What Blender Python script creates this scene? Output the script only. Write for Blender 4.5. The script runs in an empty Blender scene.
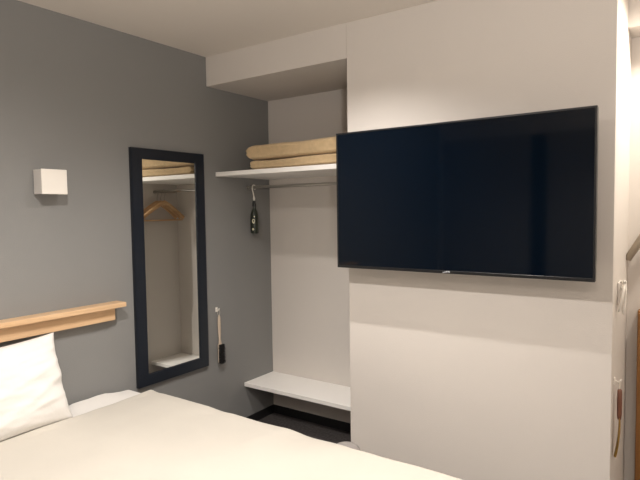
import bpy, bmesh, math, random
from mathutils import Vector, Matrix, noise
random.seed(7)
scn = bpy.context.scene
COL = scn.collection
PI = math.pi

# ------------------------------------------------------------------ materials
def mat(name, col, rough=0.6, metal=0.0, spec=0.5, bump=None, vary=None, sheen=0.0, coat=0.0):
    """bump=(scale, strength, detail)   vary=(scale, amount) soft tone variation"""
    m = bpy.data.materials.new(name); m.use_nodes = True
    nt = m.node_tree; b = nt.nodes['Principled BSDF']
    b.inputs['Base Color'].default_value = (*col, 1)
    b.inputs['Roughness'].default_value = rough
    b.inputs['Metallic'].default_value = metal
    b.inputs['Specular IOR Level'].default_value = spec
    if sheen: b.inputs['Sheen Weight'].default_value = sheen
    if coat: b.inputs['Coat Weight'].default_value = coat
    tc = nt.nodes.new('ShaderNodeTexCoord')
    if bump:
        n = nt.nodes.new('ShaderNodeTexNoise'); n.inputs['Scale'].default_value = bump[0]
        n.inputs['Detail'].default_value = bump[2] if len(bump) > 2 else 3
        bp = nt.nodes.new('ShaderNodeBump'); bp.inputs['Strength'].default_value = bump[1]
        bp.inputs['Distance'].default_value = 0.01
        nt.links.new(tc.outputs['Object'], n.inputs['Vector'])
        nt.links.new(n.outputs['Fac'], bp.inputs['Height'])
        nt.links.new(bp.outputs['Normal'], b.inputs['Normal'])
    if vary:
        n = nt.nodes.new('ShaderNodeTexNoise'); n.inputs['Scale'].default_value = vary[0]
        n.inputs['Detail'].default_value = 2
        r = nt.nodes.new('ShaderNodeValToRGB')
        r.color_ramp.elements[0].position = .3; r.color_ramp.elements[1].position = .7
        r.color_ramp.elements[0].color = (*[c * (1 - vary[1]) for c in col], 1)
        r.color_ramp.elements[1].color = (*[min(1, c * (1 + vary[1])) for c in col], 1)
        nt.links.new(tc.outputs['Object'], n.inputs['Vector'])
        nt.links.new(n.outputs['Fac'], r.inputs['Fac'])
        nt.links.new(r.outputs['Color'], b.inputs['Base Color'])
    return m

def wood(name, c0, c1, rough=0.45, axis='Y', scale=18):
    m = bpy.data.materials.new(name); m.use_nodes = True
    nt = m.node_tree; b = nt.nodes['Principled BSDF']; b.inputs['Roughness'].default_value = rough
    tc = nt.nodes.new('ShaderNodeTexCoord'); mp = nt.nodes.new('ShaderNodeMapping')
    s = [scale] * 3; s['XYZ'.index(axis)] = scale * .06; mp.inputs['Scale'].default_value = s
    n = nt.nodes.new('ShaderNodeTexNoise'); n.inputs['Scale'].default_value = 2.0
    n.inputs['Detail'].default_value = 5; n.inputs['Distortion'].default_value = 1.2
    r = nt.nodes.new('ShaderNodeValToRGB')
    r.color_ramp.elements[0].position = .3; r.color_ramp.elements[1].position = .72
    r.color_ramp.elements[0].color = (*c0, 1); r.color_ramp.elements[1].color = (*c1, 1)
    bp = nt.nodes.new('ShaderNodeBump'); bp.inputs['Strength'].default_value = .12; bp.inputs['Distance'].default_value = .003
    nt.links.new(tc.outputs['Object'], mp.inputs['Vector']); nt.links.new(mp.outputs['Vector'], n.inputs['Vector'])
    nt.links.new(n.outputs['Fac'], r.inputs['Fac']); nt.links.new(r.outputs['Color'], b.inputs['Base Color'])
    nt.links.new(n.outputs['Fac'], bp.inputs['Height']); nt.links.new(bp.outputs['Normal'], b.inputs['Normal'])
    return m

M = {}
M['grey_paper'] = mat('grey_wallpaper', (.228, .228, .224), .75, spec=.25, bump=(220, .12), vary=(1.2, .025))
M['cream_paper'] = mat('cream_wallpaper', (.635, .595, .555), .8, spec=.25, bump=(260, .12), vary=(1.1, .012))
M['ceil_paper'] = mat('ceiling_paper', (.74, .69, .635), .85, spec=.2, bump=(240, .12))
M['skirting'] = mat('dark_skirting', (.012, .012, .013), .5)
M['floor'] = mat('charcoal_carpet_tile', (.11, .10, .10), .95, spec=.1, bump=(400, .5), vary=(60, .2))
M['white_board'] = mat('white_laminate', (.84, .82, .79), .45)
M['white_plastic'] = mat('white_plastic', (.80, .765, .71), .4)
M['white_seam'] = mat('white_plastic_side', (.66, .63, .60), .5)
M['navy_frame'] = mat('navy_black_frame', (.006, .010, .018), .42, bump=(60, .05))
M['mirror'] = mat('mirror_glass', (.90, .91, .88), .0, metal=1.0)
M['tv_body'] = mat('television_black_plastic', (.008, .008, .009), .3)
M['tv_screen'] = mat('television_screen', (.0009, .0032, .0075), .06, spec=.36)
M['tv_logo'] = mat('pale_logo_print', (.45, .47, .50), .4)
M['chrome'] = mat('brushed_steel', (.50, .48, .45), .3, metal=1.0)
M['dark_metal'] = mat('dark_metal', (.05, .045, .042), .45, metal=.6)
M['wood_rail'] = wood('light_oak', (.56, .36, .20), (.70, .49, .30), .4, 'Y', 14)
M['wood_hanger'] = wood('beech_wood', (.52, .30, .14), (.68, .44, .24), .35, 'Y', 30)
M['wood_pale'] = wood('pale_wood', (.50, .40, .31), (.62, .52, .42), .5, 'Z', 40)
M['wood_red'] = wood('reddish_wood', (.13, .05, .03), (.22, .09, .055), .4, 'Z', 40)
M['wood_door'] = wood('amber_wood', (.20, .085, .02), (.30, .14, .04), .4, 'Z', 14)
M['brass'] = mat('brass_colour', (.42, .27, .07), .35, metal=.55)
M['bristle'] = mat('black_bristle', (.010, .009, .009), .8, bump=(500, .8))
M['blanket'] = mat('tan_fleece', (.58, .43, .25), .95, spec=.1, bump=(180, .6, 6), vary=(35, .07), sheen=.25)
M['sheet'] = mat('white_cotton', (.74, .72, .69), .85, spec=.15, bump=(40, .08), sheen=.1)
M['pillow'] = mat('white_pillow_cotton', (.72, .705, .685), .85, spec=.15, bump=(45, .1), sheen=.1)
M['duvet'] = mat('cream_duvet_cotton', (.545, .515, .46), .9, spec=.12, bump=(30, .08), vary=(3, .015), sheen=.1)
M['bed_wood'] = wood('dark_bed_base', (.05, .035, .025), (.09, .06, .04), .5, 'X', 12)
M['green_glass'] = mat('dark_green_glossy', (.017, .024, .015), .25, coat=.4)
M['black_plastic'] = mat('black_plastic', (.012, .012, .012), .4)
M['cream_mark'] = mat('cream_print', (.66, .62, .46), .5)
M['cord_dark'] = mat('dark_cord', (.07, .05, .04), .7)
M['cord_white'] = mat('white_cord', (.75, .70, .62), .7)
M['bin'] = mat('pale_grey_plastic', (.36, .335, .325), .45)
M['rail_beige'] = mat('beige_vinyl_bar', (.30, .25, .19), .55)  # tone of shaded wall, for the bar that stands for a shadow
M['night_glass'] = mat('night_window_glass', (.01, .012, .018), .05)
M['door_grey'] = mat('grey_door_panel', (.30, .28, .26), .6)
M['grey_metal'] = mat('window_grey_metal', (.25, .25, .25), .4, metal=.5)

# ------------------------------------------------------------------ helpers
def origin_of(o):
    v = Vector((0, 0, 0))
    while o: v += o.location; o = o.parent
    return v

def obj(name, bm, m, parent=None, org=None, smooth=False, angle=None):
    """link a bmesh (in world coordinates) as ONE mesh object"""
    base = origin_of(parent) if parent else Vector(org or (0, 0, 0))
    bmesh.ops.translate(bm, verts=bm.verts, vec=-base)
    bmesh.ops.recalc_face_normals(bm, faces=bm.faces)
    me = bpy.data.meshes.new(name); bm.to_mesh(me); bm.free()
    me.materials.append(M[m] if isinstance(m, str) else m)
    o = bpy.data.objects.new(name, me); COL.objects.link(o)
    if parent: o.parent = parent
    else: o.location = base
    if smooth: me.shade_smooth()
    if angle: me.set_sharp_from_angle(angle=math.radians(angle))
    return o

def thing(name, label, cat, loc, group=None):
    o = bpy.data.objects.new(name, None); COL.objects.link(o); o.location = loc
    o.empty_display_size = .05
    return tag(o, label, cat, group)

def tag(o, label, cat, group=None):
    o['label'] = label; o['category'] = cat
    if group: o['group'] = group
    return o

def struct(name, bm, m):
    o = obj(name, bm, m); o['kind'] = 'structure'; return o

def add_box(bm, x0, x1, y0, y1, z0, z1, bev=0.0, seg=2):
    t = bmesh.new()
    bmesh.ops.create_cube(t, size=1)
    for v in t.verts:
        v.co = Vector(((x0 + x1) / 2 + v.co.x * (x1 - x0), (y0 + y1) / 2 + v.co.y * (y1 - y0), (z0 + z1) / 2 + v.co.z * (z1 - z0)))
    if bev: bmesh.ops.bevel(t, geom=t.edges[:], offset=bev, segments=seg, affect='EDGES', profile=.5)
    me = bpy.data.meshes.new('t'); t.to_mesh(me); t.free(); bm.from_mesh(me); bpy.data.meshes.remove(me)
    return bm

def bx(*a, **k): return add_box(bmesh.new(), *a, **k)

def add_tube(bm, pts, r, n=10, closed=False, squash=None):
    """swept tube through pts; r number or list; squash=(axis vector, factor)"""
    pts = [Vector(p) for p in pts]; N = len(pts)
    rr = r if isinstance(r, (list, tuple)) else [r] * N
    rings = []; up = None
    for i, p in enumerate(pts):
        a = pts[(i - 1) % N] if (closed or i > 0) else p
        b = pts[(i + 1) % N] if (closed or i < N - 1) else p
        t = (b - a).normalized()
        if up is None:
            up = t.orthogonal().normalized()
        up = (up - t * up.dot(t))
        if up.length < 1e-6: up = t.orthogonal()
        up.normalize(); s = t.cross(up)
        ring = []
        for k in range(n):
            an = 2 * PI * k / n
            d = (up * math.cos(an) + s * math.sin(an)) * rr[i]
            if squash:
                ax, f = squash; d = d - ax * d.dot(ax) * (1 - f)
            ring.append(bm.verts.new(p + d))
        rings.append(ring)
    L = N if closed else N - 1
    for i in range(L):
        A, B = rings[i], rings[(i + 1) % N]
        for k in range(n):
            bm.faces.new((A[k], A[(k + 1) % n], B[(k + 1) % n], B[k]))
    if not closed:
        bm.faces.new(rings[0][::-1]); bm.faces.new(rings[-1])
    return bm

def tube(pts, r, n=10, **k): return add_tube(bmesh.new(), pts, r, n, **k)

def lathe(prof, c, n=28):
    bm = bmesh.new(); rings = []
    for (r, z) in prof:
        rings.append([bm.verts.new((c[0] + r * math.cos(2 * PI * k / n), c[1] + r * math.sin(2 * PI * k / n), c[2] + z)) for k in range(n)])
    for A, B in zip(rings, rings[1:]):
        for k in range(n): bm.faces.new((A[k], A[(k + 1) % n], B[(k + 1) % n], B[k]))
    bm.faces.new(rings[0][::-1]); bm.faces.new(rings[-1])
    return bm

def prism(poly, y0, y1, axis='Y'):
    """extrude polygon (a,b) along axis: Y -> (x,z), X -> (y,z)"""
    bm = bmesh.new()
    f = (lambda a, b, t: (a, t, b)) if axis == 'Y' else (lambda a, b, t: (t, a, b))
    A = [bm.verts.new(f(a, b, y0)) for a, b in poly]; B = [bm.verts.new(f(a, b, y1)) for a, b in poly]
    n = len(poly)
    for i in range(n): bm.faces.new((A[i], A[(i + 1) % n], B[(i + 1) % n], B[i]))
    bm.faces.new(A[::-1]); bm.faces.new(B)
    return bm

def copy_tree(o, parent=None):
    c = o.copy(); COL.objects.link(c)
    if parent: c.parent = parent
    for ch in list(o.children): copy_tree(ch, c)
    return c

def fbm(x, y, z=0.0, o=3):
    s = 0; a = 1
    for i in range(o):
        s += a * noise.noise(Vector((x, y, z))); x *= 2; y *= 2; z *= 2; a *= .5
    return s

# ------------------------------------------------------------------ room
XN, XE, D = 1.0413, 2.287, .600          # recess width, end of the TV wall, recess depth
HC, HS = 2.4735, 2.292                   # ceiling, soffit
YB, XR, YH = -4.05, 3.75, .585           # rear wall, right wall, hallway end wall
struct('floor', bx(-.1, XR + .1, YB - .1, .7, -.1, 0), 'floor')
struct('ceiling', bx(-.1, XR + .1, YB - .1, .7, HC, HC + .1), 'ceil_paper')
struct('wall_left', bx(-.1, 0, YB - .1, .7, 0, HC), 'grey_paper')
struct('wall_recess', bx(0, XN, D, .7, 0, HC), 'cream_paper')
struct('wall_front', bx(XN, XE, 0, .7, 0, HC, bev=.002, seg=1), 'cream_paper')
struct('trim_1', bx(0, XN, 0, D, HS, HC), 'cream_paper')
struct('wall_hall', bx(XE, XR + .1, YH, .7, 0, HC), 'cream_paper')
struct('trim_2', bx(XE, XR, .40, YH, 2.305, HC), 'cream_paper')
struct('wall_right', bx(XR, XR + .1, YB - .1, YH, 0, HC), 'cream_paper')
struct('wall_back', bx(0, XR, YB - .1, YB, 0, HC), 'cream_paper')
bm = bx(0, .012, .012, D, 0, .061, bev=.002)
struct('baseboard_left', bx(0, .010, YB, D, 0, .061, bev=.002), 'skirting')
struct('baseboard_recess', bx(.010, XN, D - .010, D, 0, .061, bev=.002), 'skirting')
# full-height sliding panels in the rear wall (seen only as a dim reflection in the television)
w = bmesh.new()
for a, b_ in ((.06, 1.07), (1.24, 2.7)):
    add_box(w, a, b_, YB + .001, YB + .03, .02, 2.30, bev=.003)
dn = struct('door_1', w, 'door_grey')
obj('dark_gap', bx(1.07, 1.24, YB + .001, YB + .006, .02, 2.30), 'black_plastic', dn)

# ------------------------------------------------------------------ recess: shelves, rod
sh = thing('wall_shelf', 'long white upper shelf in the wall recess, carrying folded tan blankets', 'shelf', (XN / 2, .33, 1.728))
obj('shelf_board', bx(0.001, XN - .001, .060, D - .001, 1.728, 1.756, bev=.002), 'white_board', sh)
lo = thing('low_shelf', 'white low shelf across the recess just above the floor', 'shelf', (XN / 2, .44, .284))
obj('shelf_board', bx(.001, XN - .001, .286, D - .001, .284, .311, bev=.002), 'white_board', lo)

YR, ZR = .37, 1.664
rod = thing('hanging_rod', 'thin steel clothes rod running under the upper white shelf', 'rod', (XN / 2, YR, ZR))
obj('rod_bar', tube([(.004, YR, ZR), (XN - .004, YR, ZR)], .0105, 16), 'chrome', rod, smooth=True, angle=40)
for x0, x1 in ((.0005, .012), (XN - .012, XN - .0005)):
    obj('end_socket', tube([(x0, YR, ZR), (x1, YR, ZR)], .014, 20), 'chrome', rod, smooth=True, angle=40)

# wooden hangers (seen in the mirror)
def make_hanger(x):
    t = thing('clothes_hanger', '', 'hanger', (x, YR, ZR))
    pts = []
    for k in range(13):                                   # hook over the rod
        a = math.radians(-60 + k * 20)
        pts.append((x, YR + .0165 * math.cos(a), ZR + .0 + .0165 * math.sin(a)))
    pts = [(x, YR, ZR - .085), (x, YR, ZR - .045), (x, YR + .008, ZR - .026)] + pts
    obj('hook', tube(pts, .0024, 8), 'chrome', t, smooth=True)
    ap, rr = [], []
    for k in range(25):
        u = -1 + k / 12
        ap.append((x + .018 * u * u, YR + .205 * u, ZR - .084 - .125 * abs(u) ** 1.2)); rr.append(.017 - .004 * abs(u) + (.003 if abs(u) > .85 else 0))
    obj('shoulder_bar', tube(ap, rr, 12, squash=(Vector((1, 0, 0)), .55)), 'wood_hanger', t, smooth=True, angle=50)
    obj('trouser_bar', tube([(x + .012, YR - .188, ZR - .226), (x + .012, YR + .188, ZR - .226)], .0055, 10), 'wood_hanger', t, smooth=True, angle=40)
    return t
HX = [.925, .968, 1.011]
h0 = make_hanger(HX[0])
hl = ['wooden clothes hanger on the rod, nearest to the towel-side mirror view', '', '']
hl = ['wooden clothes hanger in the mirror, first on the rod from the shelf opening',
      'wooden clothes hanger in the mirror, middle one of the three on the rod',
      'wooden clothes hanger in the mirror, nearest the end wall of the recess']
h0['label'] = hl[0]; h0['group'] = 'wooden hangers on the rod'
for i in (1, 2):
    c = copy_tree(h0); c.location = (HX[i], YR, ZR); c['label'] = hl[i]
    c.rotation_euler = (0, 0, math.radians((0, 1.5, -1)[i]))

# dark green bottle-shaped hanger on the rod
bt = thing('hanging_bottle', 'small dark green bottle hanging from the steel rod on a pale hook', 'bottle', (.052, YR, ZR))
pts = [(.052, YR + .016 * math.cos(math.radians(a)), ZR + .016 * math.sin(math.radians(a))) for a in range(-60, 181, 20)]
pts += [(.052, YR - .014, ZR - .02), (.052, YR - .004, ZR - .05), (.052, YR, ZR - .090)]
obj('hook', tube(pts, .0042, 8), 'white_plastic', bt, smooth=True)
obj('hook_stem', tube([(.052, YR, ZR - .058), (.052, YR, ZR - .075), (.052, YR, ZR - .092)], [.004, .0085, .006], 10), 'white_plastic', bt, smooth=True)
obj('cap', lathe([(.006, -.135), (.013, -.133), (.014, -.118), (.010, -.100), (.012, -.094), (.005, -.090)], (.052, YR, ZR), 20), 'black_plastic', bt, smooth=True, angle=35)
body = obj('body', lathe([(.020, -.318), (.027, -.314), (.029, -.300), (.029, -.205), (.027, -.185), (.019, -.163), (.012, -.146), (.011, -.132)], (.052, YR, ZR), 28), 'green_glass', bt, smooth=True, angle=40)
def patch(cx, cy, cz, R, w, h, az, seed):
    bm = bmesh.new(); n = 18; c = []
    for k in range(n):
        a = 2 * PI * k / n; q = 1 + .28 * noise.noise(Vector((math.cos(a) * 1.7 + seed, math.sin(a) * 1.7, seed)))
        c.append((az + w * q * math.cos(a) / R, h * q * math.sin(a)))
    A = [bm.verts.new((cx + R * math.cos(t), cy + R * math.sin(t), cz + z)) for t, z in c]
    B = [bm.verts.new((cx + (R - .0012) * math.cos(t), cy + (R - .0012) * math.sin(t), cz + z)) for t, z in c]
    for i in range(n): bm.faces.new((A[i], A[(i + 1) % n], B[(i + 1) % n], B[i]))
    bm.faces.new(A); bm.faces.new(B[::-1]); return bm
obj('printed_mark', patch(.052, YR, ZR - .232, .0300, .011, .015, math.radians(-63), 3), 'cream_mark', body)
obj('printed_mark', patch(.052, YR, ZR - .287, .0300, .007, .008, math.radians(-68), 9), 'cream_mark', body)
obj('printed_mark', patch(.052, YR, ZR - .200, .0298, .004, .005, math.radians(-50), 5), 'cream_mark', body)

# ------------------------------------------------------------------ folded blankets
def blanket(name, label, x0, x1, y0, y1, z0, z1, seed, sag=.0):
    """folded blanket: rounded fold at the left and front, a thin crease between its layers"""
    bm = bmesh.new()
    nx, nyv = 64, 44
    zc, hz = (z0 + z1) / 2, (z1 - z0) / 2
    yc, hy = (y0 + y1) / 2, (y1 - y0) / 2
    rings = []
    for i in range(nx + 1):
        u = i / nx
        e = min(u, 1 - u) * (x1 - x0)
        r = hz * 1.0
        k = 1.0 if e >= r else math.sqrt(max(0, 1 - ((r - e) / r) ** 2))
        k = .6 + .4 * k if i not in (0, nx) else .5
        ring = []
        for j in range(nyv):
            t = 2 * PI * j / nyv
            cs, sn = math.cos(t), math.sin(t)
            px = abs(cs) ** .30 * (1 if cs > 0 else -1); pz = abs(sn) ** .36 * (1 if sn > 0 else -1)
            x = x0 + (x1 - x0) * u
            crease = math.exp(-((pz - .02 - .10 * math.sin(3 * u + seed)) / .10) ** 2) * (.020 if cs < 0 else .008)
            y = yc + px * (hy - crease - .006 * (1 - k)) + .006 * fbm(x * 5, seed, pz, 2)
            z = zc + pz * hz * k
            z += (.007 * fbm(x * 4 + seed, y * 5, 0, 3)) * (1 if sn > 0 else .15) * k
            z += .012 * u * (pz + 1) / 2 if sag else 0
            if sn > 0: z -= sag * math.sin(PI * u) 
            x += .014 * fbm(y * 7, z * 14, seed, 2) * (1 if e < .1 else 0) 
            z = max(z, z0)
            ring.append(bm.verts.new((x, y, z)))
        rings.append(ring)
    for A, B in zip(rings, rings[1:]):
        for j in range(nyv): bm.faces.new((A[j], A[(j + 1) % nyv], B[(j + 1) % nyv], B[j]))
    bm.faces.new(rings[0][::-1]); bm.faces.new(rings[-1])
    o = obj(name, bm, 'blanket', org=((x0 + x1) / 2, yc, z0), smooth=True)
    return tag(o, label, 'blanket', 'folded tan blankets on the upper shelf')
blanket('folded_blanket', 'lower, thinner folded tan blanket lying flat on the white upper shelf', .283, .940, .072, .50, 1.757, 1.814, 2.3)
blanket('folded_blanket', 'upper, thicker folded tan blanket on top of the other blanket', .262, .950, .066, .51, 1.815, 1.906, 5.1, .004)

# ------------------------------------------------------------------ mirror
mr = thing('wall_mirror', 'tall mirror in a wide navy black frame on the grey wall', 'mirror', (0, -.325, .52))
y0, y1, z0, z1, fw_ = -.590, -.060, .520, 1.860, .066
yi0, yi1, zi0, zi1 = -.521, -.131, .586, 1.799
fr = bmesh.new()
O = [(y0, z0), (y1, z0), (y1, z1), (y0, z1)]; I = [(yi0, zi0), (yi1, zi0), (yi1, zi1), (yi0, zi1)]
vo = [[fr.verts.new((x, a, b)) for a, b in O] for x in (.001, .026)]
vi = [[fr.verts.new((x, a, b)) for a, b in I] for x in (.001, .026)]
for i in range(4):
    j = (i + 1) % 4
    fr.faces.new((vo[1][i], vo[1][j], vi[1][j], vi[1][i])); fr.faces.new((vo[0][i], vi[0][i], vi[0][j], vo[0][j]))
    fr.faces.new((vo[0][i], vo[0][j], vo[1][j], vo[1][i])); fr.faces.new((vi[0][i], vi[1][i], vi[1][j], vi[0][j]))
bmesh.ops.recalc_face_normals(fr, faces=fr.faces)
bmesh.ops.bevel(fr, geom=[e for e in fr.edges if abs(e.verts[0].co.x - .026) < 1e-5 and abs(e.verts[1].co.x - .026) < 1e-5 and len({round(v.co.y, 3) for v in e.verts} | {0}) <= 3 and (abs(e.verts[0].co.y - e.verts[1].co.y) < 1e-5 or abs(e.verts[0].co.z - e.verts[1].co.z) < 1e-5)], offset=.003, segments=2, affect='EDGES')
obj('frame', fr, 'navy_frame', mr)
obj('mirror_glass', bx(.002, .018, yi0 + .0005, yi1 - .0005, zi0 + .0005, zi1 - .0005), 'mirror', mr)

# ------------------------------------------------------------------ clothes brush on its hook
def wall_hook(x, y, z, label, group='small white hooks on the walls'):
    """small white peg hook on a wall facing +x"""
    t = thing('wall_hook', label, 'hook', (x, y, z), group)
    obj('hook_plate', bx(x + .0005, x + .005, y - .009, y + .009, z - .014, z + .016, bev=.0015), 'white_plastic', t)
    obj('hook_arm', tube([(x + .004, y, z + .004), (x + .016, y, z - .002), (x + .024, y, z + .002), (x + .027, y, z + .011)], .0032, 8), 'white_plastic', t, smooth=True)
    return t
by, bz = .040, .862
wall_hook(0, by - .003, bz, 'tiny white hook on the grey wall above the clothes brush')
br = thing('clothes_brush', 'clothes brush with pale wooden handle and black bristles hanging beside the mirror', 'brush', (.02, by, .52))
obj('hanging_loop', tube([(.020, by + .009 * math.sin(a), bz - .018 + .020 * math.cos(a)) for a in [2 * PI * k / 16 for k in range(16)]], .0012, 6, closed=True), 'cord_white', br, smooth=True)
obj('handle', tube([(.020, by + .001, bz - .034), (.020, by + .001, bz - .046), (.020, by + .001, bz - .08), (.020, by + .002, bz - .15), (.020, by + .003, bz - .19), (.020, by + .004, bz - .222), (.020, by + .005, bz - .232)], [.005, .010, .0125, .0115, .0085, .013, .011], 14, squash=(Vector((1, 0, 0)), .6)), 'wood_pale', br, smooth=True, angle=50)
obj('brush_head', bx(.012, .026, by - .013, by + .025, bz - .348, bz - .226, bev=.005, seg=3), 'wood_pale', br)
bs = bmesh.new()
for i in range(9):
    for j in range(22):
        yy = by - .012 + i * .0045 + random.uniform(-.001, .001); zz = bz - .346 + j * .0056
        add_tube(bs, [(.024, yy, zz), (.046, yy + random.uniform(-.004, .004), zz + random.uniform(-.005, .002))], [.0022, .0016], 5)
obj('bristles', bs, 'bristle', br)

# ------------------------------------------------------------------ sconce
sc = thing('wall_sconce', 'small white cube wall lamp, switched off, on the grey wall', 'lamp', (0, -1.058, 1.65))
sy0, sy1, sz0, sz1 = -1.120, -.998, 1.595, 1.709
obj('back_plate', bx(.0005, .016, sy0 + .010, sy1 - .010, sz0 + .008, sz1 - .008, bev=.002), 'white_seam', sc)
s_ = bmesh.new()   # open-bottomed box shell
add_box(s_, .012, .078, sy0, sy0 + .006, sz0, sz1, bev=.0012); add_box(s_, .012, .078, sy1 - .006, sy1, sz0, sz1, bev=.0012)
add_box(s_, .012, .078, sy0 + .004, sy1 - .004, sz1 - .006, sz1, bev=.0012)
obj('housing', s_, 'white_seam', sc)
obj('front_panel', bx(.076, .084, sy0 - .0005, sy1 + .0005, sz0 - .001, sz1 + .001, bev=.0015), 'white_plastic', sc)
obj('lamp_bulb', lathe([(.006, .05), (.014, .045), (.020, .025), (.018, .006), (.008, -.002)], (.045, -1.058, sz0 + .02), 20), 'white_plastic', sc, smooth=True)

# ------------------------------------------------------------------ oak rail
rl = thing('headboard_rail', 'light oak ledge rail on the grey wall above the pillow', 'shelf', (0, -1.34, .935))
obj('ledge', bx(.001, .085, -1.985, -.695, 1.006, 1.031, bev=.003), 'wood_rail', rl)
obj('backing_board', bx(.001, .046, -1.950, -.738, .938, 1.006, bev=.002), 'wood_rail', rl)

# ------------------------------------------------------------------ bed
BY0, BY1, BX1 = -2.06, -.640, 2.10
bed = thing('bed', 'double bed with white fitted sheet against the grey wall', 'bed', (1.05, -1.35, 0))
obj('bed_base', bx(.02, BX1 - .04, BY0 + .03, BY1 - .03, .10, .30, bev=.01), 'bed_wood', bed)
for lx in (.12, BX1 - .14):
    for ly in (BY0 + .12, BY1 - .12):
        obj('leg', bx(lx - .03, lx + .03, ly - .03, ly + .03, 0, .10, bev=.004), 'bed_wood', bed)

def soft_slab(x0, x1, y0, y1, z0, z1, r, nx, ny, dz, sidewob=0.0):
    """rounded mattress / cover shape; dz(x,y) adds to the top"""
    bm = bmesh.new(); cols = []
    def path(a0, a1, n):
        out = []
        ks = 7
        for k in range(ks): out.append((a0 + r - r * math.cos(PI / 2 * k / (ks - 1)), -(r - r * math.sin(PI / 2 * k / (ks - 1)))))
        for k in range(1, n): out.append((a0 + r + (a1 - a0 - 2 * r) * k / n, 0))
        for k in range(ks): out.append((a1 - r + r * math.sin(PI / 2 * k / (ks - 1)), -(r - r * math.cos(PI / 2 * k / (ks - 1)))))
        return [(a0, -(z1 - z0))] + [(a0, -(r + (z1 - z0 - r) * q)) for q in (.66, .33)] + out + [(a1, -(r + (z1 - z0 - r) * q)) for q in (.33, .66)] + [(a1, -(z1 - z0))]
    PX, PY = path(x0, x1, nx), path(y0, y1, ny)
    grid = []
    for (x, hx) in PX:
        row = []
        for (y, hy) in PY:
            h = max(hx + hy, -(z1 - z0)) if not (hx and hy) else -min((z1 - z0), math.hypot(hx, hy))
            top = 1 - min(1, -h / .12)
            z = z1 + h + dz(x, y) * top
            yy = y + (sidewob * fbm(x * 4, z * 3, 1.7, 2) * (1 - top) if h < 0 else 0)
            row.append(bm.verts.new((x, yy, z)))
        grid.append(row)
    for i in range(len(grid) - 1):
        for j in range(len(grid[0]) - 1):
            bm.faces.new((grid[i][j], grid[i + 1][j], grid[i + 1][j + 1], grid[i][j + 1]))
    return bm
mb = soft_slab(.012, BX1 - .03, BY0 + .015, BY1 - .004, .30, .540, .03, 40, 30, lambda x, y: .004 * fbm(x * 9, y * 9, 0, 2) + .026 * math.exp(-(x / .11) ** 2) * min(1, max(0, (-.70 - y) / .12)) * min(1, max(0, (y + 1.06) / .08)))
obj('mattress', mb, 'sheet', bed, smooth=True)

def duvet_dz(x, y):
    e = min(1, max(0, (x - .13) / .05))
    w = -.012 * max(0, x - 1.2) + .006 * fbm(x * 1.6, y * 2.2, 3.0, 3) + .0045 * fbm(x * 6, y * 3, 8.0, 3)
    w += .006 * math.exp(-((x - .205) / .03) ** 2) * (1 + .6 * math.sin(y * 9))
    w += .012 * math.exp(-((x - (1.15 + .25 * (y + .6))) / .06) ** 2) * math.exp(-((y + .75) / .18) ** 2) * .6
    return w
db = soft_slab(.172, BX1 + .02, BY0 - .02, BY1 + .022, .22, .560, .045, 90, 70, duvet_dz, .02)
for v in db.verts:                                        # the top edge drifts from the wall towards the pillow
    v.co.x += .008 * min(1, max(0, (-.66 - v.co.y) / .22)) * max(0, 1 - (v.co.x - .172) / .5)
du = obj('duvet', db, 'duvet', org=(1.1, -1.35, .56), smooth=True)
tag(du, 'cream duvet spread over the bed, draped past its edge', 'duvet')

# pillow leaning on the wall
def pillow_mesh(w, h, t, seed):
    bm = bmesh.new(); n = 56; top = []; bot = []
    for i in range(n + 1):
        a, b = [], []
        for j in range(n + 1):
            u, v = -1 + 2 * i / n, -1 + 2 * j / n
            inset_u = 1 - .055 * (1 - v * v) ** 1; inset_v = 1 - .06 * (1 - u * u)
            inset_u -= .07 * (1 - v * v) ** 2 * 0
            x, y = u * w / 2 * (1 - .045 * (1 - abs(v) ** 3) * 1), v * h / 2 * (1 - .06 * (1 - abs(u) ** 3))
            p = max(0, (1 - abs(u) ** 3.2)) ** .5 * max(0, (1 - abs(v) ** 2.6)) ** .55
            wr = .010 * fbm(u * 1.6 + seed, v * 2.4, 0, 3) + .003 * math.sin(7 * (u * .9 + v * 1.2) + 3 * noise.noise(Vector((u * 1.5, v * 1.5, seed)))) * (abs(u) ** 1.5)
            # long creases that run in from the right-hand edge
            for (c, s, wd, am) in ((.35, .55, .08, .007), (.0, .8, .10, .008), (-.40, .35, .07, .005), (.66, .2, .06, .006)):
                dd = v - (c + s * (u - .9))
                wr += am * math.exp(-(dd / wd) ** 2) * max(0, (u + .3)) 
            edge = min(1, p * 2.2)
            a.append(bm.verts.new((x, y, t / 2 * p + wr * edge + .0015))); b.append(bm.verts.new((x, y, -t / 2 * p * .8 - .0015)))
        top.append(a); bot.append(b)
    for i in range(n):
        for j in range(n):
            bm.faces.new((top[i][j], top[i + 1][j], top[i + 1][j + 1], top[i][j + 1]))
            bm.faces.new((bot[i][j], bot[i][j + 1], bot[i + 1][j + 1], bot[i + 1][j]))
    for k in range(n):
        bm.faces.new((top[k][0], bot[k][0], bot[k + 1][0], top[k + 1][0])); bm.faces.new((top[k + 1][n], bot[k + 1][n], bot[k][n], top[k][n]))
        bm.faces.new((top[0][k], top[0][k + 1], bot[0][k + 1], bot[0][k])); bm.faces.new((top[n][k + 1], top[n][k], bot[n][k], bot[n][k + 1]))
    return bm
pb = pillow_mesh(.70, .405, .15, 4.2)
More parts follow.
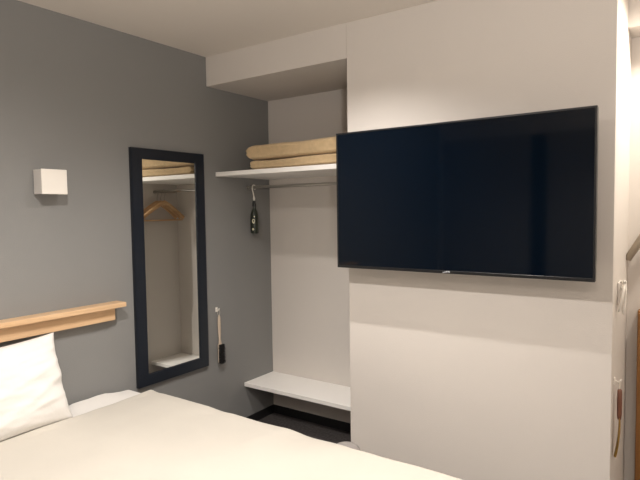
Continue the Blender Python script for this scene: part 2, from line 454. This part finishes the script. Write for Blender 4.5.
# local x -> world y, local y -> up, local z -> +x (facing the room); leaned back
tilt = math.radians(-17)
Rm = Matrix(((0, 0, 1), (1, 0, 0), (0, 1, 0))).to_4x4()
Lm = Matrix.Rotation(tilt, 4, 'Y')
roll = Matrix.Rotation(math.radians(1.8), 4, 'X')
pb.transform(Matrix.Translation((.146, -1.440, .742)) @ roll @ Lm @ Rm)
po = obj('pillow', pb, 'pillow', org=(.14, -1.41, .55), smooth=True)
tag(po, 'plump white pillow propped upright on the bed against the grey wall', 'pillow')

# ------------------------------------------------------------------ television
tx0, tx1, tz0, tz1, ty = 1.0535, 2.2385, 1.2085, 1.8865, -.130
tv = thing('television', 'large black flat screen television mounted on the cream wall', 'television', ((tx0 + tx1) / 2, 0, 1.55))
obj('cabinet', bx(tx0, tx1, ty + .002, ty + .034, tz0, tz1, bev=.003), 'tv_body', tv)
obj('rear_housing', bx(tx0 + .18, tx1 - .18, ty + .034, ty + .068, tz0 + .05, tz1 - .22, bev=.012), 'tv_body', tv)
bz_ = bmesh.new(); bw = .008
add_box(bz_, tx0, tx1, ty, ty + .006, tz1 - bw, tz1, bev=.001); add_box(bz_, tx0, tx1, ty, ty + .006, tz0, tz0 + .014, bev=.001)
add_box(bz_, tx0, tx0 + bw, ty, ty + .006, tz0 + .012, tz1 - bw + .001, bev=.001); add_box(bz_, tx1 - bw, tx1, ty, ty + .006, tz0 + .012, tz1 - bw + .001, bev=.001)
obj('bezel', bz_, 'tv_body', tv)
obj('screen', bx(tx0 + bw, tx1 - bw, ty + .0015, ty + .004, tz0 + .014, tz1 - bw), 'tv_screen', tv)
lg = bmesh.new(); lx = 1.638
for k, (dx, dz, w_, h_) in enumerate(((-.019, .0, .006, .0025), (-.012, .0008, .005, .0035), (-.006, .0012, .004, .0045), (-.001, .002, .005, .006), (.006, .002, .004, .0065), (.011, .0018, .004, .006))):
    add_box(lg, lx + dx, lx + dx + w_, ty - .0012, ty + .0002, tz0 + .004 + dz, tz0 + .004 + dz + h_)
obj('logo', lg, 'tv_logo', tv)
mt_ = bmesh.new()
add_box(mt_, 1.42, 1.86, -.006, -.0005, 1.38, 1.62, bev=.002); add_box(mt_, 1.50, 1.54, -.064, -.004, 1.33, 1.66, bev=.002); add_box(mt_, 1.74, 1.78, -.064, -.004, 1.33, 1.66, bev=.002)
obj('wall_bracket', mt_, 'dark_metal', tv)

# ------------------------------------------------------------------ things on the wall end by the hallway
X = XE
# white hook plate with a strap that hangs in two strands
hk = thing('strap_hook', 'white hook with hanging straps, upper item on the hallway wall end', 'hook', (X, .20, 1.16))
obj('hook_plate', bx(X + .0005, X + .006, .150, .262, 1.085, 1.176, bev=.002), 'white_seam', hk)
obj('hook_arm', tube([(X + .004, .262, 1.168), (X + .016, .20, 1.176), (X + .028, .150, 1.176), (X + .032, .118, 1.186), (X + .030, .10, 1.190)], .0065, 8), 'white_plastic', hk, smooth=True)
obj('hook_arm', tube([(X + .004, .26, 1.140), (X + .020, .20, 1.142), (X + .032, .150, 1.150)], .006, 8), 'white_plastic', hk, smooth=True)
obj('strap', tube([(X + .030, .108, 1.186), (X + .026, .100, 1.14), (X + .020, .094, 1.10), (X + .012, .090, 1.062)], [.0045, .0055, .0055, .003], 8), 'white_plastic', hk, smooth=True)
obj('strap', tube([(X + .032, .118, 1.184), (X + .030, .130, 1.14), (X + .028, .136, 1.10), (X + .026, .132, 1.07), (X + .025, .128, 1.045)], [.0045, .007, .007, .007, .003], 8), 'white_plastic', hk, smooth=True)
# shoehorn
sy, sz = .085, .770
wall_hook(X, sy, sz, 'tiny white hook on the hallway wall end above the shoehorn')
sn = thing('shoehorn', 'shoehorn with red-brown handle and yellowish blade hanging on the hallway wall end', 'shoehorn', (X + .02, sy, .44))
obj('hanging_loop', tube([(X + .022, sy + .008 * math.sin(a), sz - .012 + .020 * math.cos(a)) for a in [2 * PI * k / 16 for k in range(16)]], .0013, 6, closed=True), 'cord_white', sn, smooth=True)
obj('handle', tube([(X + .022, sy, sz - .030), (X + .022, sy, sz - .036), (X + .022, sy, sz - .09), (X + .022, sy, sz - .140), (X + .022, sy, sz - .158)], [.007, .0125, .0145, .0135, .010], 14, squash=(Vector((1, 0, 0)), .7)), 'wood_red', sn, smooth=True, angle=50)
sb = bmesh.new(); rows = []
for k in range(15):
    u = k / 14
    z = sz - .152 - .165 * u; wd = .010 + .014 * math.sin(PI * min(1, u * .75 + .12)) * (1 if u < .8 else max(.25, 1 - ((u - .8) / .2) ** 2 * .8))
    cx = X + .022 - .016 * u * u
    row = []
    for s in range(9):
        a = -1 + s / 4
        row.append((cx + .006 * a * a * (.5 + u), sy + wd * a - .010 * u * u, z))
    rows.append(row)
A = [[sb.verts.new(p) for p in r_] for r_ in rows]; B = [[sb.verts.new((p[0] - .0022, p[1], p[2])) for p in r_] for r_ in rows]
for i in range(14):
    for s in range(8):
        sb.faces.new((A[i][s], A[i][s + 1], A[i + 1][s + 1], A[i + 1][s])); sb.faces.new((B[i][s], B[i + 1][s], B[i + 1][s + 1], B[i][s + 1]))
    for s in (0, 8): sb.faces.new((A[i][s], A[i + 1][s], B[i + 1][s], B[i][s]))
for i in (0, 14):
    for s in range(8): sb.faces.new((A[i][s], A[i][s + 1], B[i][s + 1], B[i][s]))
obj('blade', sb, 'brass', sn, smooth=True, angle=50)

# shade-coloured bar standing in for a diagonal shadow, and the wooden cabinet under it
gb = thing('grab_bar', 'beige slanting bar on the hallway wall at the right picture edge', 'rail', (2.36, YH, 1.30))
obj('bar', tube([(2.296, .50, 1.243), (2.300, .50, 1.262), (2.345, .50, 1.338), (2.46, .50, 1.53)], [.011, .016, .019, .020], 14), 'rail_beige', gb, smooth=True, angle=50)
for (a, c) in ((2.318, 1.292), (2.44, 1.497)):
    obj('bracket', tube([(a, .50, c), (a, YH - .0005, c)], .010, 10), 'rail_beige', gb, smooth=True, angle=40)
cb = thing('hall_cabinet', 'amber wooden cabinet in the hallway at the right picture edge', 'cabinet', (2.6, .42, 0))
obj('carcass', bx(2.337, 2.93, .525, YH - .001, .0, 1.0, bev=.003), 'wood_door', cb)
for a, b_ in ((2.341, 2.628), (2.633, 2.925)):
    d_ = obj('door', bx(a, b_, .507, .5245, .06, .99, bev=.002), 'wood_door', cb)
    hx_ = b_ - .03 if a < 2.5 else a + .03
    obj('handle', tube([(hx_, .508, .60), (hx_, .487, .60), (hx_, .487, .72), (hx_, .508, .72)], .005, 8), 'chrome', d_, smooth=True)

# small bin whose top just shows beyond the bed
wb = thing('waste_bin', 'pale grey rounded bin top peeping over the bed by the wall corner', 'bin', (1.075, -.10, 0))
obj('bin_body', lathe([(.055, .001), (.060, .004), (.070, .235), (.068, .240)], (1.075, -.10, 0), 32), 'bin', wb, smooth=True, angle=40)
obj('bin_lid', lathe([(.071, .236), (.073, .243), (.070, .252), (.055, .266), (.030, .276), (.008, .279)], (1.075, -.10, 0), 32), 'bin', wb, smooth=True, angle=40)

# ------------------------------------------------------------------ lights (ceiling spots, hallway lamp, added fill)
def spot(name, loc, power, size=150, blend=.6, rad=.035, col=(1, .80, .58), aim=None):
    l = bpy.data.lights.new(name, 'SPOT'); l.energy = power; l.color = col
    l.spot_size = math.radians(size); l.spot_blend = blend; l.shadow_soft_size = rad
    o = bpy.data.objects.new(name, l); COL.objects.link(o); o.location = loc
    if aim: o.rotation_euler = (Vector(aim) - Vector(loc)).to_track_quat('-Z', 'Y').to_euler()
    return o
WARM = (1.0, .94, .88)
spot('ceiling_light', (1.22, -.65, 2.45), 46, 130, 1.0, .018, WARM)
spot('ceiling_light', (1.45, -1.80, 2.45), 58, 163, .75, .022, WARM)
spot('ceiling_light', (2.5, -2.9, 2.45), 38, 150, .7, .04, WARM)  # extra spot added behind the camera to brighten the room
spot('hall_light', (2.80, .26, 2.45), 37, 170, .4, .05, (1.0, .91, .79))
spot('floor_lamp_light', (3.1, -3.0, 1.5), 112, 165, .8, .10, WARM, aim=(2.9, -2.7, 2.5))  # added upward fill for soft ceiling bounce, no real lamp there

w = bpy.data.worlds.new('World'); scn.world = w; w.use_nodes = True
w.node_tree.nodes['Background'].inputs['Color'].default_value = (.01, .012, .02, 1)
w.node_tree.nodes['Background'].inputs['Strength'].default_value = .1

# ------------------------------------------------------------------ camera
yaw, pitch, rl_ = .60551, .05597, -.01385
fwd = Vector((-math.sin(yaw) * math.cos(pitch), math.cos(yaw) * math.cos(pitch), -math.sin(pitch)))
r = Vector((math.cos(yaw), math.sin(yaw), 0)); u = r.cross(fwd)
r2 = r * math.cos(rl_) + u * math.sin(rl_); u2 = -r * math.sin(rl_) + u * math.cos(rl_)
cam = bpy.data.cameras.new('camera'); co = bpy.data.objects.new('camera', cam); COL.objects.link(co)
cam.sensor_width = 36; cam.lens = 30.28; cam.clip_start = .02
mw = Matrix((r2, u2, -fwd)).transposed().to_4x4(); mw.translation = Vector((2.5438, -2.4368, 1.5035))
co.matrix_world = mw
scn.camera = co

scn.view_settings.view_transform = 'Standard'; scn.view_settings.look = 'None'
scn.view_settings.gamma = 1; scn.view_settings.use_curve_mapping = False
scn.view_settings.exposure = 1.05
try:
    scn.cycles.max_bounces = 10; scn.cycles.diffuse_bounces = 6
    scn.cycles.use_denoising = True; scn.cycles.sample_clamp_indirect = 4
except Exception: pass
